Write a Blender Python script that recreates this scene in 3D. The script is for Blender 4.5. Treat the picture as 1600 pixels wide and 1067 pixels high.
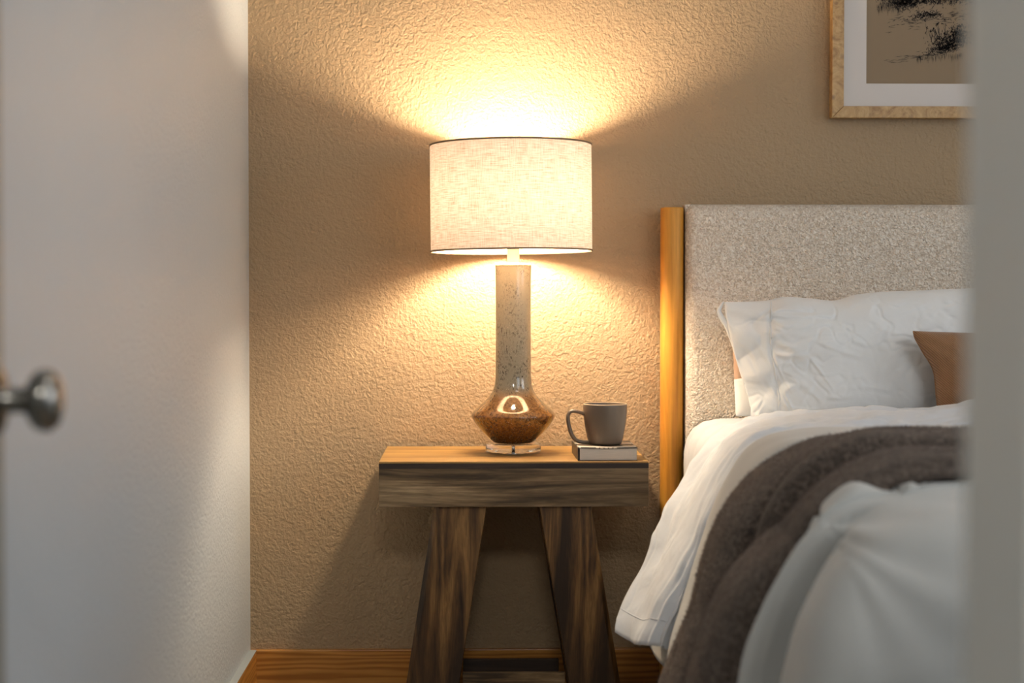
import bpy, bmesh, math, random
from mathutils import Vector, noise
random.seed(7)
C = bpy.context.scene.collection
for o in list(bpy.data.objects): bpy.data.objects.remove(o)

# ---------------------------------------------------------------- camera
F = 2800.0; D = 4.03; CZ = 0.946
YAW = math.radians(1.33); PIT = math.radians(1.60)
cam = bpy.data.cameras.new('camera'); camo = bpy.data.objects.new('camera', cam); C.objects.link(camo)
cam.sensor_width = 36; cam.lens = F/1600*36; cam.clip_start = 0.02
camo.location = (0, -D, CZ); camo.rotation_euler = (math.pi/2-PIT, 0, -YAW)
cam.dof.use_dof = True; cam.dof.focus_distance = 3.8; cam.dof.aperture_fstop = 3.0
bpy.context.scene.camera = camo
# ---------------------------------------------------------------- light, exposure
sc = bpy.context.scene
sc.view_settings.view_transform = 'Standard'; sc.view_settings.look = 'None'
sc.view_settings.gamma = 1; sc.view_settings.use_curve_mapping = False
sc.view_settings.exposure = 0.0
w = bpy.data.worlds.new('world'); sc.world = w; w.use_nodes = True
w.node_tree.nodes['Background'].inputs[0].default_value = (0.80, 0.88, 1.0, 1)
w.node_tree.nodes['Background'].inputs[1].default_value = 0.15
def area(name, loc, rot, sx, sy, power, col):
    l = bpy.data.lights.new(name, 'AREA'); l.shape = 'RECTANGLE'; l.size = sx; l.size_y = sy
    l.energy = power; l.color = col
    o = bpy.data.objects.new(name, l); C.objects.link(o); o.location = loc; o.rotation_euler = rot
    return o
HALL = area('hall_ceiling_light', (0.05, -4.75, 2.36), (0, 0, 0), 0.45, 0.45, 27, (1.0, 0.955, 0.88))
HALL.rotation_euler = (math.radians(50), 0, 0)
WIN = area('window_daylight', (1.75, -2.97, 1.5), (math.radians(90), 0, 0), 1.2, 1.2, 12, (0.94, 0.97, 1.0))
WIN2 = area('side_window_daylight', (2.92, -1.9, 1.5), (0, math.radians(90), 0), 1.1, 1.2, 17, (0.97, 0.98, 1.0))
FILL = area('bedroom_fill_light', (0.9, -2.3, 2.36), (0, 0, 0), 0.5, 0.5, 5, (1.0, 0.96, 0.92))  # added soft fill under the bedroom ceiling, no fitting there
BULB_STRENGTH = 810.0; BULB_COL = (1.0, 0.80, 0.56)

def at(px, py, d):                      # a photograph pixel and a distance from the doorway camera -> a point in the room
    x = (px-800)/F; y = -(py-533.5)/F
    cp, sp, cy, sy = math.cos(PIT), math.sin(PIT), math.cos(YAW), math.sin(YAW)
    fx, fy, fz = 0, cp + y*sp, -sp + y*cp
    X = x*cy + fy*sy; Y = -x*sy + fy*cy
    return Vector((X/Y*d, -D+d, CZ + fz/Y*d))

# ---------------------------------------------------------------- materials
def mat(name, col=(.5,.5,.5), rough=.6, **kw):
    m = bpy.data.materials.new(name); m.use_nodes = True
    b = m.node_tree.nodes['Principled BSDF']
    b.inputs['Base Color'].default_value = (*col, 1); b.inputs['Roughness'].default_value = rough
    for k, v in kw.items(): b.inputs[k.replace('_', ' ')].default_value = v
    return m
class N:
    def __init__(s, m): s.m = m; s.t = m.node_tree; s.b = s.t.nodes['Principled BSDF']
    def n(s, ty, **kw):
        x = s.t.nodes.new(ty)
        for k, v in kw.items():
            if k in ('operation', 'blend_type', 'data_type', 'feature', 'wave_type', 'bands_direction', 'rings_direction', 'distance', 'noise_type') and hasattr(x, k) : setattr(x, k, v)
            else: x.inputs[k.replace('_', ' ')].default_value = v
        return x
    def l(s, a, b): s.t.links.new(a, b)
    def co(s, scale=(1,1,1), rot=(0,0,0), loc=(0,0,0)):
        tc = s.n('ShaderNodeTexCoord'); mp = s.n('ShaderNodeMapping')
        mp.inputs['Scale'].default_value = scale; mp.inputs['Rotation'].default_value = rot; mp.inputs['Location'].default_value = loc
        s.l(tc.outputs['Object'], mp.inputs['Vector']); return mp.outputs[0]
    def noise(s, v, scale, detail=4, rough=.5, dist=0):
        x = s.n('ShaderNodeTexNoise'); s.l(v, x.inputs['Vector'])
        x.inputs['Scale'].default_value = scale; x.inputs['Detail'].default_value = detail
        x.inputs['Roughness'].default_value = rough; x.inputs['Distortion'].default_value = dist
        return x.outputs['Fac']
    def vor(s, v, scale, feature='F1', rnd=1):
        x = s.n('ShaderNodeTexVoronoi'); x.feature = feature; s.l(v, x.inputs['Vector']); x.inputs['Scale'].default_value = scale
        x.inputs['Randomness'].default_value = rnd
        return x.outputs['Distance']
    def ramp(s, f, stops):
        x = s.n('ShaderNodeValToRGB'); e = x.color_ramp.elements
        while len(e) < len(stops): e.new(.5)
        for i, (p, c) in enumerate(stops):
            e[i].position = p; e[i].color = (*c, 1) if len(c) == 3 else c
        s.l(f, x.inputs[0]); return x.outputs[0]
    def math(s, op, a, b):
        x = s.n('ShaderNodeMath'); x.operation = op
        for i, q in enumerate((a, b)):
            if isinstance(q, (int, float)): x.inputs[i].default_value = q
            else: s.l(q, x.inputs[i])
        return x.outputs[0]
    def mix(s, f, a, b, mode='MIX'):
        x = s.n('ShaderNodeMix'); x.data_type = 'RGBA'; x.blend_type = mode
        if isinstance(f, (int, float)): x.inputs[0].default_value = f
        else: s.l(f, x.inputs[0])
        for i, q in ((6, a), (7, b)):
            if isinstance(q, tuple): x.inputs[i].default_value = (*q, 1)
            else: s.l(q, x.inputs[i])
        return x.outputs[2]
    def color(s, c): s.l(c, s.b.inputs['Base Color'])
    def bump(s, h, strength, dist):
        x = s.n('ShaderNodeBump'); x.inputs['Strength'].default_value = strength; x.inputs['Distance'].default_value = dist
        s.l(h, x.inputs['Height']); s.l(x.outputs[0], s.b.inputs['Normal']); return x
g3 = lambda v: (v, v, v)

def plaster(name, col, rough, strength, spec=.3):
    m = mat(name, col, rough); n = N(m); m.node_tree.nodes['Principled BSDF'].inputs['Specular IOR Level'].default_value = spec
    v = n.co()
    a = n.ramp(n.noise(v, 105, 3, .5, .3), [(.42, g3(0)), (.56, g3(1))])
    b = n.ramp(n.noise(v, 190, 3, .5, .2), [(.36, g3(0)), (.66, g3(1))])
    h = n.math('ADD', n.math('MULTIPLY', a, .6), n.math('MULTIPLY', b, .55))
    n.bump(h, strength, .0022)
    c = n.mix(n.noise(v, 2.2, 3), tuple(q*.96 for q in col), tuple(min(1, q*1.04) for q in col))
    n.color(c); return m
M = {}
M['beige'] = plaster('beige_textured_plaster', (.375, .268, .158), .55, .66)
M['grey'] = plaster('pale_grey_textured_plaster', (.52, .575, .62), .38, .35, .5)
M['ceiling'] = plaster('white_ceiling_plaster', (.72, .70, .66), .8, .5)
M['paint'] = mat('grey_white_trim_paint', (.86, .87, .84), .45)
n = N(M['paint']); v = n.co(); n.bump(n.noise(v, 180, 3), .12, .001)
M['edgepaint'] = mat('grey_painted_edge', (.36, .40, .42), .5)
M['doorpaint'] = mat('shaded_door_paint', (.26, .26, .24), .4)  # leaf colour darkened to carry the shade on the open door
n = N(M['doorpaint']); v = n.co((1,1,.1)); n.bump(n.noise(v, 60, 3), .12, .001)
M['carpet'] = mat('taupe_carpet', (.30, .25, .20), .95)
n = N(M['carpet']); v = n.co(); n.bump(n.noise(v, 400, 3), .8, .004)
n.color(n.mix(n.noise(v, 90, 4), (.22, .18, .14), (.36, .30, .24)))

def wood(name, axis, dark, mid, light, rough=.5, rings=14, stretch=.07, streak=1.0, spec=.4, knots=0):
    m = mat(name, mid, rough); n = N(m); n.b.inputs['Specular IOR Level'].default_value = spec
    sc_ = [1, 1, 1]; sc_[axis] = stretch
    v = n.co(tuple(sc_))
    dn = n.noise(n.co(tuple(.5 if i != axis else .18 for i in range(3))), 6, 3, .5, .4)
    a = n.noise(v, rings, 5, .6, .8)
    b = n.noise(v, rings*9, 4, .6, .3)
    base = n.ramp(a, [(.38, dark), (.5, mid), (.64, light)])
    fine = n.ramp(b, [(.34, g3(.55)), (.58, g3(1.0))])
    c = n.mix(.75*streak, base, fine, 'MULTIPLY')
    c = n.mix(n.ramp(dn, [(.42, g3(0)), (.64, g3(.62))]), c, dark)
    n.color(c); n.bump(b, .18, .001); return m
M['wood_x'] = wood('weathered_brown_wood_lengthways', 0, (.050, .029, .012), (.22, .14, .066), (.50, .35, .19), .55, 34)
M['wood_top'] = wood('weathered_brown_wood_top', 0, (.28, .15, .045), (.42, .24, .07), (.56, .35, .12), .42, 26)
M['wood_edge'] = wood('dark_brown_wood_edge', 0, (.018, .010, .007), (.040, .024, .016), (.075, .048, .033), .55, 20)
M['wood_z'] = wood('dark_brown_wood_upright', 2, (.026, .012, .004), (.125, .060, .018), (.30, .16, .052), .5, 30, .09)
def pine(name, axis):
    m = mat(name, (.5, .2, .04), .35); n = N(m)
    s = [1.0, 1.0, 1.0]; s[axis] = .09
    v = n.co(tuple(s))
    wv = n.n('ShaderNodeTexWave'); wv.wave_type = 'RINGS'; wv.rings_direction = 'XYZ'[axis]
    n.l(v, wv.inputs['Vector']); wv.inputs['Scale'].default_value = 26; wv.inputs['Distortion'].default_value = 9
    wv.inputs['Detail'].default_value = 2; wv.inputs['Detail Scale'].default_value = 1.2
    g = n.ramp(wv.outputs['Fac'], [(.0, (.36, .135, .022)), (.55, (.52, .225, .042)), (1, (.58, .27, .058))])
    f = n.ramp(n.noise(v, 120, 4), [(.3, g3(.8)), (.65, g3(1))])
    c = n.mix(.8, g, f, 'MULTIPLY')
    kv = n.vor(n.co(tuple(2.2 if i == axis else 6 for i in range(3)), loc=(.3, .2, .45)), 1.3)
    c = n.mix(n.ramp(kv, [(.045, g3(.85)), (.075, g3(0))]), c, (.07, .02, .006))
    n.color(c); n.bump(wv.outputs['Fac'], .06, .001); return m
M['pine_x'] = pine('orange_pine_along_wall', 0); M['pine_y'] = pine('orange_pine_side', 1)
M['post'] = wood('honey_oiled_pine_post', 2, (.50, .215, .03), (.66, .31, .045), (.74, .37, .065), .45, 14, .06, .5, .3)

def cloth(name, col, rough=.9, weave=900, wr=.3, sheen=.3, wrinkle=.25, ridge=0):
    m = mat(name, col, rough); n = N(m); n.b.inputs['Sheen Weight'].default_value = sheen
    n.b.inputs['Specular IOR Level'].default_value = .15
    v = n.co()
    t = n.noise(n.co((1, .25, 1)), weave, 2); t2 = n.noise(n.co((.25, 1, 1)), weave, 2)
    wv = n.noise(v, 16, 4, .55, .6)
    h = n.math('ADD', n.math('MULTIPLY', n.math('ADD', t, t2), wr*.1), n.math('MULTIPLY', wv, wrinkle))
    if ridge:
        q = n.noise(n.co((1.0, 1.0, 1.8), (0, .6, 0)), 7, 2, .5, .3)
        q = n.ramp(q, [(.44, g3(0)), (.50, g3(1)), (.56, g3(0))])
        q = n.math('MULTIPLY', q, n.ramp(n.noise(v, 7, 1), [(.45, g3(0)), (.65, g3(1))]))
        h = n.math('ADD', h, n.math('MULTIPLY', q, .12*ridge))
    n.bump(h, .8, .007)
    n.color(n.mix(t, tuple(q*.95 for q in col), col)); return m
M['linen'] = cloth('white_washed_linen', (.60, .63, .675), ridge=1.0)
M['linen2'] = cloth('white_duvet_cotton', (.46, .465, .45), wrinkle=.16)
M['pillow'] = cloth('white_pillow_linen', (.76, .77, .77), ridge=1.0)
M['sheet'] = cloth('white_fitted_sheet', (.56, .59, .64))
M['peach'] = cloth('beige_pillow_cotton', (.62, .42, .30))
m = M['boucle'] = mat('cream_boucle', (.68, .60, .52), .95); n = N(m); v = n.co()
n.b.inputs['Sheen Weight'].default_value = .3
vv = n.vor(n.mix(.012, v, n.n('ShaderNodeTexNoise', Scale=60.).outputs['Color'], 'ADD'), 210, 'SMOOTH_F1')
nn = n.noise(v, 170, 3, .6, 1.2)
n.bump(n.math('SUBTRACT', n.math('MULTIPLY', nn, 1.0), n.math('MULTIPLY', vv, .9)), 1.0, .006)
n.color(n.ramp(nn, [(.34, (.62, .50, .38)), (.5, (.84, .72, .59)), (.62, (.98, .90, .79))]))
m = M['rust'] = mat('rust_brown_woven_cloth', (.27, .135, .06), .95); n = N(m); v = n.co((1,1,1), (0, .8, 0))
n.b.inputs['Sheen Weight'].default_value = .25
tw = n.n('ShaderNodeTexWave'); tw.wave_type = 'BANDS'; tw.bands_direction = 'X'; n.l(v, tw.inputs['Vector']); tw.inputs['Scale'].default_value = 90; tw.inputs['Distortion'].default_value = 1.5; tw.inputs['Detail Scale'].default_value = 4
n.color(n.mix(tw.outputs['Fac'], (.19, .092, .04), (.33, .175, .082))); n.bump(tw.outputs['Fac'], .4, .002)
m = M['throw'] = mat('charcoal_brown_wool', (.07, .05, .042), .95); n = N(m); v = n.co()
n.b.inputs['Sheen Weight'].default_value = .3; n.b.inputs['Sheen Roughness'].default_value = .5
n.b.inputs['Sheen Tint'].default_value = (.75, .66, .60, 1)
a = n.noise(v, 130, 5, .7, .6); b = n.noise(v, 900, 2)
n.color(n.ramp(a, [(.36, (.030, .020, .015)), (.5, (.068, .049, .037)), (.64, (.165, .125, .098))]))
n.bump(n.math('ADD', a, n.math('MULTIPLY', b, .35)), .9, .004)
m = M['wool_fibre'] = mat('brown_wool_fibre', (.14, .105, .088), .9)

# lamp
m = M['shade'] = bpy.data.materials.new('oatmeal_linen_shade'); m.use_nodes = True
nt = m.node_tree; nt.nodes.clear()
class NN(N):
    def __init__(s, m): s.m = m; s.t = m.node_tree
n = NN(m)
out = n.n('ShaderNodeOutputMaterial')
tc = n.n('ShaderNodeTexCoord')
sepx = n.n('ShaderNodeSeparateXYZ'); n.l(tc.outputs['Object'], sepx.inputs[0])
ang = n.math('MULTIPLY', n.math('ARCTAN2', sepx.outputs[0], sepx.outputs[1]), .172)
cmb = n.n('ShaderNodeCombineXYZ'); n.l(ang, cmb.inputs[0]); n.l(sepx.outputs[2], cmb.inputs[1])
def mp(sc_):
    x = n.n('ShaderNodeMapping'); x.inputs['Scale'].default_value = sc_; n.l(cmb.outputs[0], x.inputs[0]); return x.outputs[0]
h1 = n.noise(mp((.07, 1, 1)), 480, 3, .6); h2 = n.noise(mp((1, .07, 1)), 480, 3, .6); sp = n.noise(mp((1, 1, 1)), 110, 2)
th = n.math('ADD', n.math('MULTIPLY', h1, .62), n.math('MULTIPLY', h2, .38))
colr = n.ramp(th, [(.34, (.56, .37, .24)), (.50, (.80, .63, .50)), (.66, (.94, .81, .71))])
colr = n.mix(n.ramp(sp, [(.72, g3(0)), (.76, g3(.5))]), colr, (.45, .28, .17))
df = n.n('ShaderNodeBsdfDiffuse'); tr = n.n('ShaderNodeBsdfTranslucent'); n.l(colr, df.inputs[0]); n.l(colr, tr.inputs[0])
mx = n.n('ShaderNodeMixShader'); mx.inputs[0].default_value = .037; n.l(df.outputs[0], mx.inputs[1]); n.l(tr.outputs[0], mx.inputs[2]); n.l(mx.outputs[0], out.inputs[0])
SHADE_MIX = mx
M['shade_trim'] = mat('tan_shade_trim', (.26, .17, .10), .8)
m = M['glaze'] = mat('speckled_reactive_glaze', (.5, .4, .3), .09); n = N(m); v = n.co()
n.b.inputs['Coat Weight'].default_value = .6; n.b.inputs['Coat Roughness'].default_value = .03
sepz = n.n('ShaderNodeSeparateXYZ'); n.l(n.co(), sepz.inputs[0])
wob = n.math('ADD', sepz.outputs[2], n.math('MULTIPLY', n.math('SUBTRACT', n.noise(v, 14, 3), .5), .03))
band = n.ramp(wob, [(.03, (.13, .045, .006)), (.074, (.27, .105, .016)), (.088, (.29, .14, .04)), (.120, (.29, .165, .065)), (.146, (.24, .215, .15)), (.30, (.31, .275, .195))])
# glaze bands: dark amber foot, brown belly, grey speckled neck
sp1 = n.ramp(n.noise(n.co((1,1,.7)), 600, 2, .6), [(.30, g3(.6)), (.36, g3(0))])
dens = n.ramp(sepz.outputs[2], [(.13, g3(.95)), (.18, g3(.95)), (.25, g3(.65)), (.40, g3(.45))])
clump = n.ramp(n.noise(v, 30, 3), [(.40, g3(0)), (.58, g3(1))])
sp2 = n.ramp(n.noise(n.co((1,1,.5)), 330, 3, .6), [(.545, g3(0)), (.585, g3(1))])
spk = n.mix(1, n.mix(1, sp2, clump, 'MULTIPLY'), dens, 'MULTIPLY')
c = n.mix(spk, band, (.045, .032, .02))
low = n.ramp(wob, [(.10, g3(1)), (.135, g3(0))])
brn = n.ramp(n.noise(v, 150, 4, .6), [(.42, g3(0)), (.62, g3(.75))])
c = n.mix(n.mix(1, brn, low, 'MULTIPLY'), c, (.075, .027, .008))
c = n.mix(sp1, c, (.62, .52, .38)); n.color(c)
n.bump(n.noise(v, 260, 3), .05, .001)
M['acrylic'] = mat('clear_acrylic', (.97, .97, .95), .02, Transmission_Weight=1.0, IOR=1.45)
M['chrome'] = mat('polished_chrome', (.75, .75, .75), .12, Metallic=1.0)
M['cream_metal'] = mat('bulb_lit_brass', (.78, .72, .62), .35)  # brass neck, the bulb's light on it put into a cream colour
M['darkmetal'] = mat('brushed_nickel', (.30, .29, .27), .22, Metallic=1.0)
m = M['bulb'] = mat('lit_frosted_bulb', (1, .9, .8), .5); b = m.node_tree.nodes['Principled BSDF']
b.inputs['Emission Color'].default_value = (*BULB_COL, 1); b.inputs['Emission Strength'].default_value = BULB_STRENGTH
m = M['mug'] = mat('matte_taupe_stoneware', (.115, .084, .060), .42); n = N(m); v = n.co(); n.bump(n.noise(v, 300, 2), .05, .001)
M['mug_rim'] = mat('bare_tan_stoneware_rim', (.42, .31, .20), .5)
M['coffee'] = mat('dark_coffee', (.02, .012, .008), .05)
m = M['pages'] = mat('cream_page_edges', (.52, .45, .38), .9); n = N(m); v = n.co((.02, .02, 1))
pg = n.noise(v, 1600, 2); n.color(n.mix(pg, (.40, .335, .275), (.60, .52, .44))); n.bump(pg, .3, .0008)
M['cover_dark'] = mat('black_book_cover', (.028, .024, .022), .35)
M['cover_cream'] = mat('cream_book_print', (.62, .54, .44), .4)
m = M['burl'] = mat('pale_burl_wood', (.42, .27, .13), .4); n = N(m); v = n.co()
a = n.noise(v, 22, 6, .7, 2.5); k = n.vor(n.co((1,1,1)), 26)
c = n.ramp(a, [(.32, (.24, .115, .03)), (.5, (.42, .25, .085)), (.68, (.54, .355, .15))])
n.color(n.mix(n.ramp(k, [(.06, g3(.7)), (.20, g3(0))]), c, (.13, .06, .025)))
M['mat_board'] = mat('white_mat_board', (.62, .58, .55), .9)
M['paper'] = mat('tan_print_paper', (.26, .19, .12), .9)
M['ink'] = mat('black_ink', (.012, .010, .010), .8)
M['mount_edge'] = mat('gilt_mat_bevel', (.45, .33, .16), .6)

# ---------------------------------------------------------------- mesh helpers
def link(name, me, m, parent=None, smooth=False, mats=None):
    o = bpy.data.objects.new(name, me); C.objects.link(o)
    for q in (mats or [m]): me.materials.append(q)
    if smooth:
        me.polygons.foreach_set('use_smooth', [True]*len(me.polygons))
    if parent: o.parent = parent; o.matrix_parent_inverse.identity()
    return o
def tag(o, label, cat, group=None):
    o['label'] = label; o['category'] = cat
    if group: o['group'] = group
    return o
def empty(name, loc, label, cat):
    o = bpy.data.objects.new(name, None); C.objects.link(o); o.location = loc; o.empty_display_size = .05
    return tag(o, label, cat)
def box(name, lo, hi, m, parent=None, bev=0, kind=None):      # own origin at the box centre
    lo, hi = Vector(lo), Vector(hi); c = (lo+hi)/2; s = hi-lo
    bm = bmesh.new(); bmesh.ops.create_cube(bm, size=1)
    for vtx in bm.verts: vtx.co = Vector((vtx.co.x*s.x, vtx.co.y*s.y, vtx.co.z*s.z))
    if bev: bmesh.ops.bevel(bm, geom=bm.edges[:], offset=bev, segments=2, profile=.6, affect='EDGES')
    me = bpy.data.meshes.new(name); bm.to_mesh(me); bm.free()
    o = link(name, me, m, parent); o.location = c - (parent.location if parent and parent.type == 'EMPTY' else Vector())
    if kind: o['kind'] = kind
    return o
def lathe(name, prof, m, parent=None, seg=64, loc=(0,0,0), smooth=True, closed=False):
    vs = []; fs = []
    for r, z in prof:
        for i in range(seg):
            a = 2*math.pi*i/seg; vs.append((r*math.cos(a), r*math.sin(a), z))
    K = len(prof)
    for k in range(K if closed else K-1):
        k2 = (k+1) % K
        for i in range(seg):
            j = (i+1) % seg; fs.append((k*seg+i, k*seg+j, k2*seg+j, k2*seg+i))
    me = bpy.data.meshes.new(name); me.from_pydata(vs, [], fs)
    bm = bmesh.new(); bm.from_mesh(me); bmesh.ops.remove_doubles(bm, verts=bm.verts, dist=1e-6)
    bmesh.ops.dissolve_degenerate(bm, dist=1e-6, edges=bm.edges); bmesh.ops.recalc_face_normals(bm, faces=bm.faces); bm.to_mesh(me); bm.free()
    o = link(name, me, m, parent, smooth); o.location = loc; return o
def cr(pts, t):                                               # Catmull-Rom through pts, t in 0..1
    n_ = len(pts)-1; x = max(0, min(.999999, t))*n_; i = int(x); f = x-i
    p1, p2 = pts[i], pts[i+1]
    p0 = pts[i-1] if i > 0 else p1*2-p2; p3 = pts[i+2] if i+2 <= n_ else p2*2-p1
    return .5*((2*p1)+(p2-p0)*f+(2*p0-5*p1+4*p2-p3)*f*f+(3*p1-p0-3*p2+p3)*f*f*f)
def resamp(pts, m_):                                          # even by arc length
    pts = [Vector(p) for p in pts]; S = [cr(pts, i/200) for i in range(201)]
    L = [0]
    for i in range(200): L.append(L[-1]+(S[i+1]-S[i]).length)
    out_ = []; j = 0
    for k in range(m_):
        q = L[-1]*k/(m_-1)
        while j < 199 and L[j+1] < q: j += 1
        f = (q-L[j])/max(1e-9, L[j+1]-L[j]); out_.append(S[j].lerp(S[j+1], min(1, f)))
    return out_
def tube(name, pts, r, m, parent=None, seg=10, samples=24, flat=1.0, loc=None, closed=False):
    P = resamp(pts, samples) if samples else [Vector(p) for p in pts]; vs = []; fs = []
    up = Vector((0, 1, 0)) if abs((P[1]-P[0]).normalized().y) < .9 else Vector((0, 0, 1))
    for i, p in enumerate(P):
        t = (P[min(i+1, len(P)-1)]-P[max(i-1, 0)]).normalized()
        a = up.cross(t).normalized(); b_ = t.cross(a)
        rr = r(i/(len(P)-1)) if callable(r) else r
        for k in range(seg):
            q = 2*math.pi*k/seg; vs.append(p + a*math.cos(q)*rr + b_*math.sin(q)*rr*flat)
    for i in range(len(P)-1):
        for k in range(seg):
            j = (k+1) % seg; fs.append((i*seg+k, i*seg+j, (i+1)*seg+j, (i+1)*seg+k))
    fs.append(tuple(range(seg))[::-1]); fs.append(tuple((len(P)-1)*seg+k for k in range(seg)))
    me = bpy.data.meshes.new(name); me.from_pydata(vs, [], fs)
    bm = bmesh.new(); bm.from_mesh(me); bmesh.ops.recalc_face_normals(bm, faces=bm.faces); bm.to_mesh(me); bm.free()
    o = link(name, me, m, parent, True)
    if loc: o.location = loc
    return o
def grid_mesh(name, G, m, parent=None, thick=0, sub=0, flip=False):
    R, K = len(G), len(G[0]); vs = [p for row in G for p in row]
    fs = []
    for i in range(R-1):
        for j in range(K-1):
            f = (i*K+j, i*K+j+1, (i+1)*K+j+1, (i+1)*K+j); fs.append(f[::-1] if flip else f)
    me = bpy.data.meshes.new(name); me.from_pydata(vs, [], fs)
    o = link(name, me, m, parent, True)
    if thick:
        s = o.modifiers.new('thickness', 'SOLIDIFY'); s.thickness = thick; s.offset = -1
    if sub:
        s = o.modifiers.new('smooth', 'SUBSURF'); s.levels = sub; s.render_levels = sub
    return o
def loft(guides, rows, cols):
    g = [resamp(x, cols) for x in guides]
    return [[cr([q[j] for q in g], i/(rows-1)) for j in range(cols)] for i in range(rows)]
def displace(G, fn, sgn=1):                                   # along grid normals
    R, K = len(G), len(G[0]); out_ = []
    for i in range(R):
        row = []
        for j in range(K):
            du = G[min(i+1, R-1)][j]-G[max(i-1, 0)][j]; dv = G[i][min(j+1, K-1)]-G[i][max(j-1, 0)]
            nn_ = du.cross(dv); nn_ = nn_.normalized()*sgn if nn_.length > 1e-9 else Vector((0, 0, 1))
            row.append(G[i][j] + nn_*fn(i/(R-1), j/(K-1), G[i][j]))
        out_.append(row)
    return out_
def V3(x, y, z): return Vector((x, y, z))
def ydd(d): return -D+d
def nz(p, s, seed=0): return noise.noise(Vector((p.x*s+seed, p.y*s+seed*1.7, p.z*s-seed)))
def crz(p, s, seed): return max(0, 1-abs(nz(p, s, seed))*7)*max(0, .5+nz(p, s*.4, seed+3))
def ss(a, b, x):
    t = max(0, min(1, (x-a)/(b-a))); return t*t*(3-2*t)

def make_creases(n_, seed, box_, ang, L_, A, W):
    g_ = random.Random(seed); out_ = []
    for _ in range(n_):
        out_.append((g_.uniform(box_[0], box_[1]), g_.uniform(box_[2], box_[3]), g_.uniform(*ang), g_.uniform(*L_), g_.uniform(*A), g_.uniform(*W), g_.uniform(-3, 3)))
    return out_
def crease(cs, x, y):
    h = 0
    for cx, cy, a, L_, A, W, k_ in cs:
        dx, dy = x-cx, y-cy; t_ = (dx*math.cos(a)+dy*math.sin(a))
        if t_ < 0 or t_ > L_: continue
        s_ = -dx*math.sin(a)+dy*math.cos(a) + k_*t_*(L_-t_)
        if abs(s_) > 4*W: continue
        e_ = math.sin(math.pi*(t_/L_)**.6)
        h += e_*A*(math.exp(-(s_/W)**2)-.7*math.exp(-((s_-1.7*W)/W)**2))
    return h
# ---------------------------------------------------------------- room shell
XL = at(391, 900, D).x; XR = 3.0; YF = -3.0; ZC = 2.44
DX0, DX1, DH = -.448, .287, 2.04
BACKY = -5.3
box('wall_back', (XL-.12, 0, -.02), (XR+.12, .12, ZC), M['beige'], kind='structure')
box('wall_left', (XL-.12, YF, -.02), (XL, 0, ZC), M['grey'], kind='structure')
box('wall_right', (XR, YF-.12, -.02), (XR+.12, 0, ZC), M['grey'], kind='structure')
box('floor', (-1.6, BACKY-.12, -.12), (XR+.12, .12, 0), M['carpet'], kind='structure')
box('ceiling', (-1.6, BACKY-.12, ZC), (XR+.12, .12, ZC+.1), M['ceiling'], kind='structure')
fw = bpy.data.objects.new('wall_front', None); C.objects.link(fw); fw['kind'] = 'structure'
box('wall_panel', (-1.5, YF-.12, 0), (DX0-.02, YF, ZC), M['grey'], fw)
box('wall_panel', (DX1+.02, YF-.12, 0), (XR, YF, ZC), M['grey'], fw)
box('wall_panel', (DX0-.02, YF-.12, DH+.02), (DX1+.02, YF, ZC), M['grey'], fw)
box('wall_hall_left', (-1.62, BACKY, 0), (-1.5, YF-.12, ZC), M['grey'], kind='structure')
box('wall_hall_back', (-1.5, BACKY-.12, 0), (1.6, BACKY, ZC), M['grey'], kind='structure')
box('wall_hall_right', (1.5, BACKY, 0), (1.62, YF-.12, ZC), M['grey'], kind='structure')
# door lining and casings
t = bpy.data.objects.new('trim_1', None); C.objects.link(t); t['kind'] = 'structure'
box('jamb', (DX1, YF-.125, 0), (DX1+.02, YF+.005, DH), M['paint'], t, .002)
box('jamb', (DX0-.02, YF-.125, 0), (DX0, YF+.005, DH), M['paint'], t, .002)
box('head_jamb', (DX0-.02, YF-.125, DH), (DX1+.02, YF+.005, DH+.02), M['paint'], t, .002)
#box('door_stop', (DX1-.010, YF-.085, 0), (DX1, YF-.045, DH), M['paint'], t, .002)
for y0, y1 in ((YF-.137, YF-.12), (YF, YF+.015)):
    box('casing', (DX1+.006, y0, 0), (DX1+.075, y1, DH+.07), M['paint'], t, .003)
    if y0 < YF-.05: box('casing', (DX0-.075, y0, 0), (DX0-.006, y1, DH+.07), M['paint'], t, .003)
    box('casing', (DX0-.006, y0, DH+.006), (DX1+.006, y1, DH+.07), M['paint'], t, .003)
# baseboards
bb = box('baseboard_back', (XL, -.015, 0), (XR, 0, .1405), M['pine_x'], bev=.002, kind='structure')
bl = box('baseboard_left', (XL, YF+.02, 0), (XL+.015, -.015, .1405), M['pine_y'], bev=.002, kind='structure')
cap = box('painted_top_edge', (XL, YF+.02, .1405), (XL+.0155, -.0155, .1415), M['edgepaint'])
cap.parent = bl; cap.location = cap.location-bl.location; 
# door leaf, open against the left wall
dl = bpy.data.objects.new('door_1', None); C.objects.link(dl); dl['kind'] = 'structure'
LX = -.4315; LY1 = -D+1.665
dl.location = (LX-.0175, YF+.01, 0)
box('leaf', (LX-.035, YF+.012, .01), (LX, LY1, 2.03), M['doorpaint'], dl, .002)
for k, z in enumerate((.25, 1.05, 1.80)):
    h = box('hinge', (LX-.004, YF-.002, z), (LX+.004, YF+.012, z+.09), M['darkmetal'], dl, .001)
kp = at(0, 624, 1.62)
def knob(x0, sgn, nm):
    R_ = [(0, -.007), (.031, -.007), (.0315, .004), (.027, .0075), (.0135, .009), (.0118, .013), (.0115, .027), (.0125, .030), (.020, .033), (.0262, .038), (.0285, .045), (.0270, .052), (.0215, .0575), (.012, .0605), (0, .0615)]
    o = lathe(nm, R_, M['darkmetal'], dl, 40)
    o.rotation_euler = (0, sgn*math.pi/2, 0)
    o.location = Vector((x0, LY1-.062, kp.z)) - dl.location; return o
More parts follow.
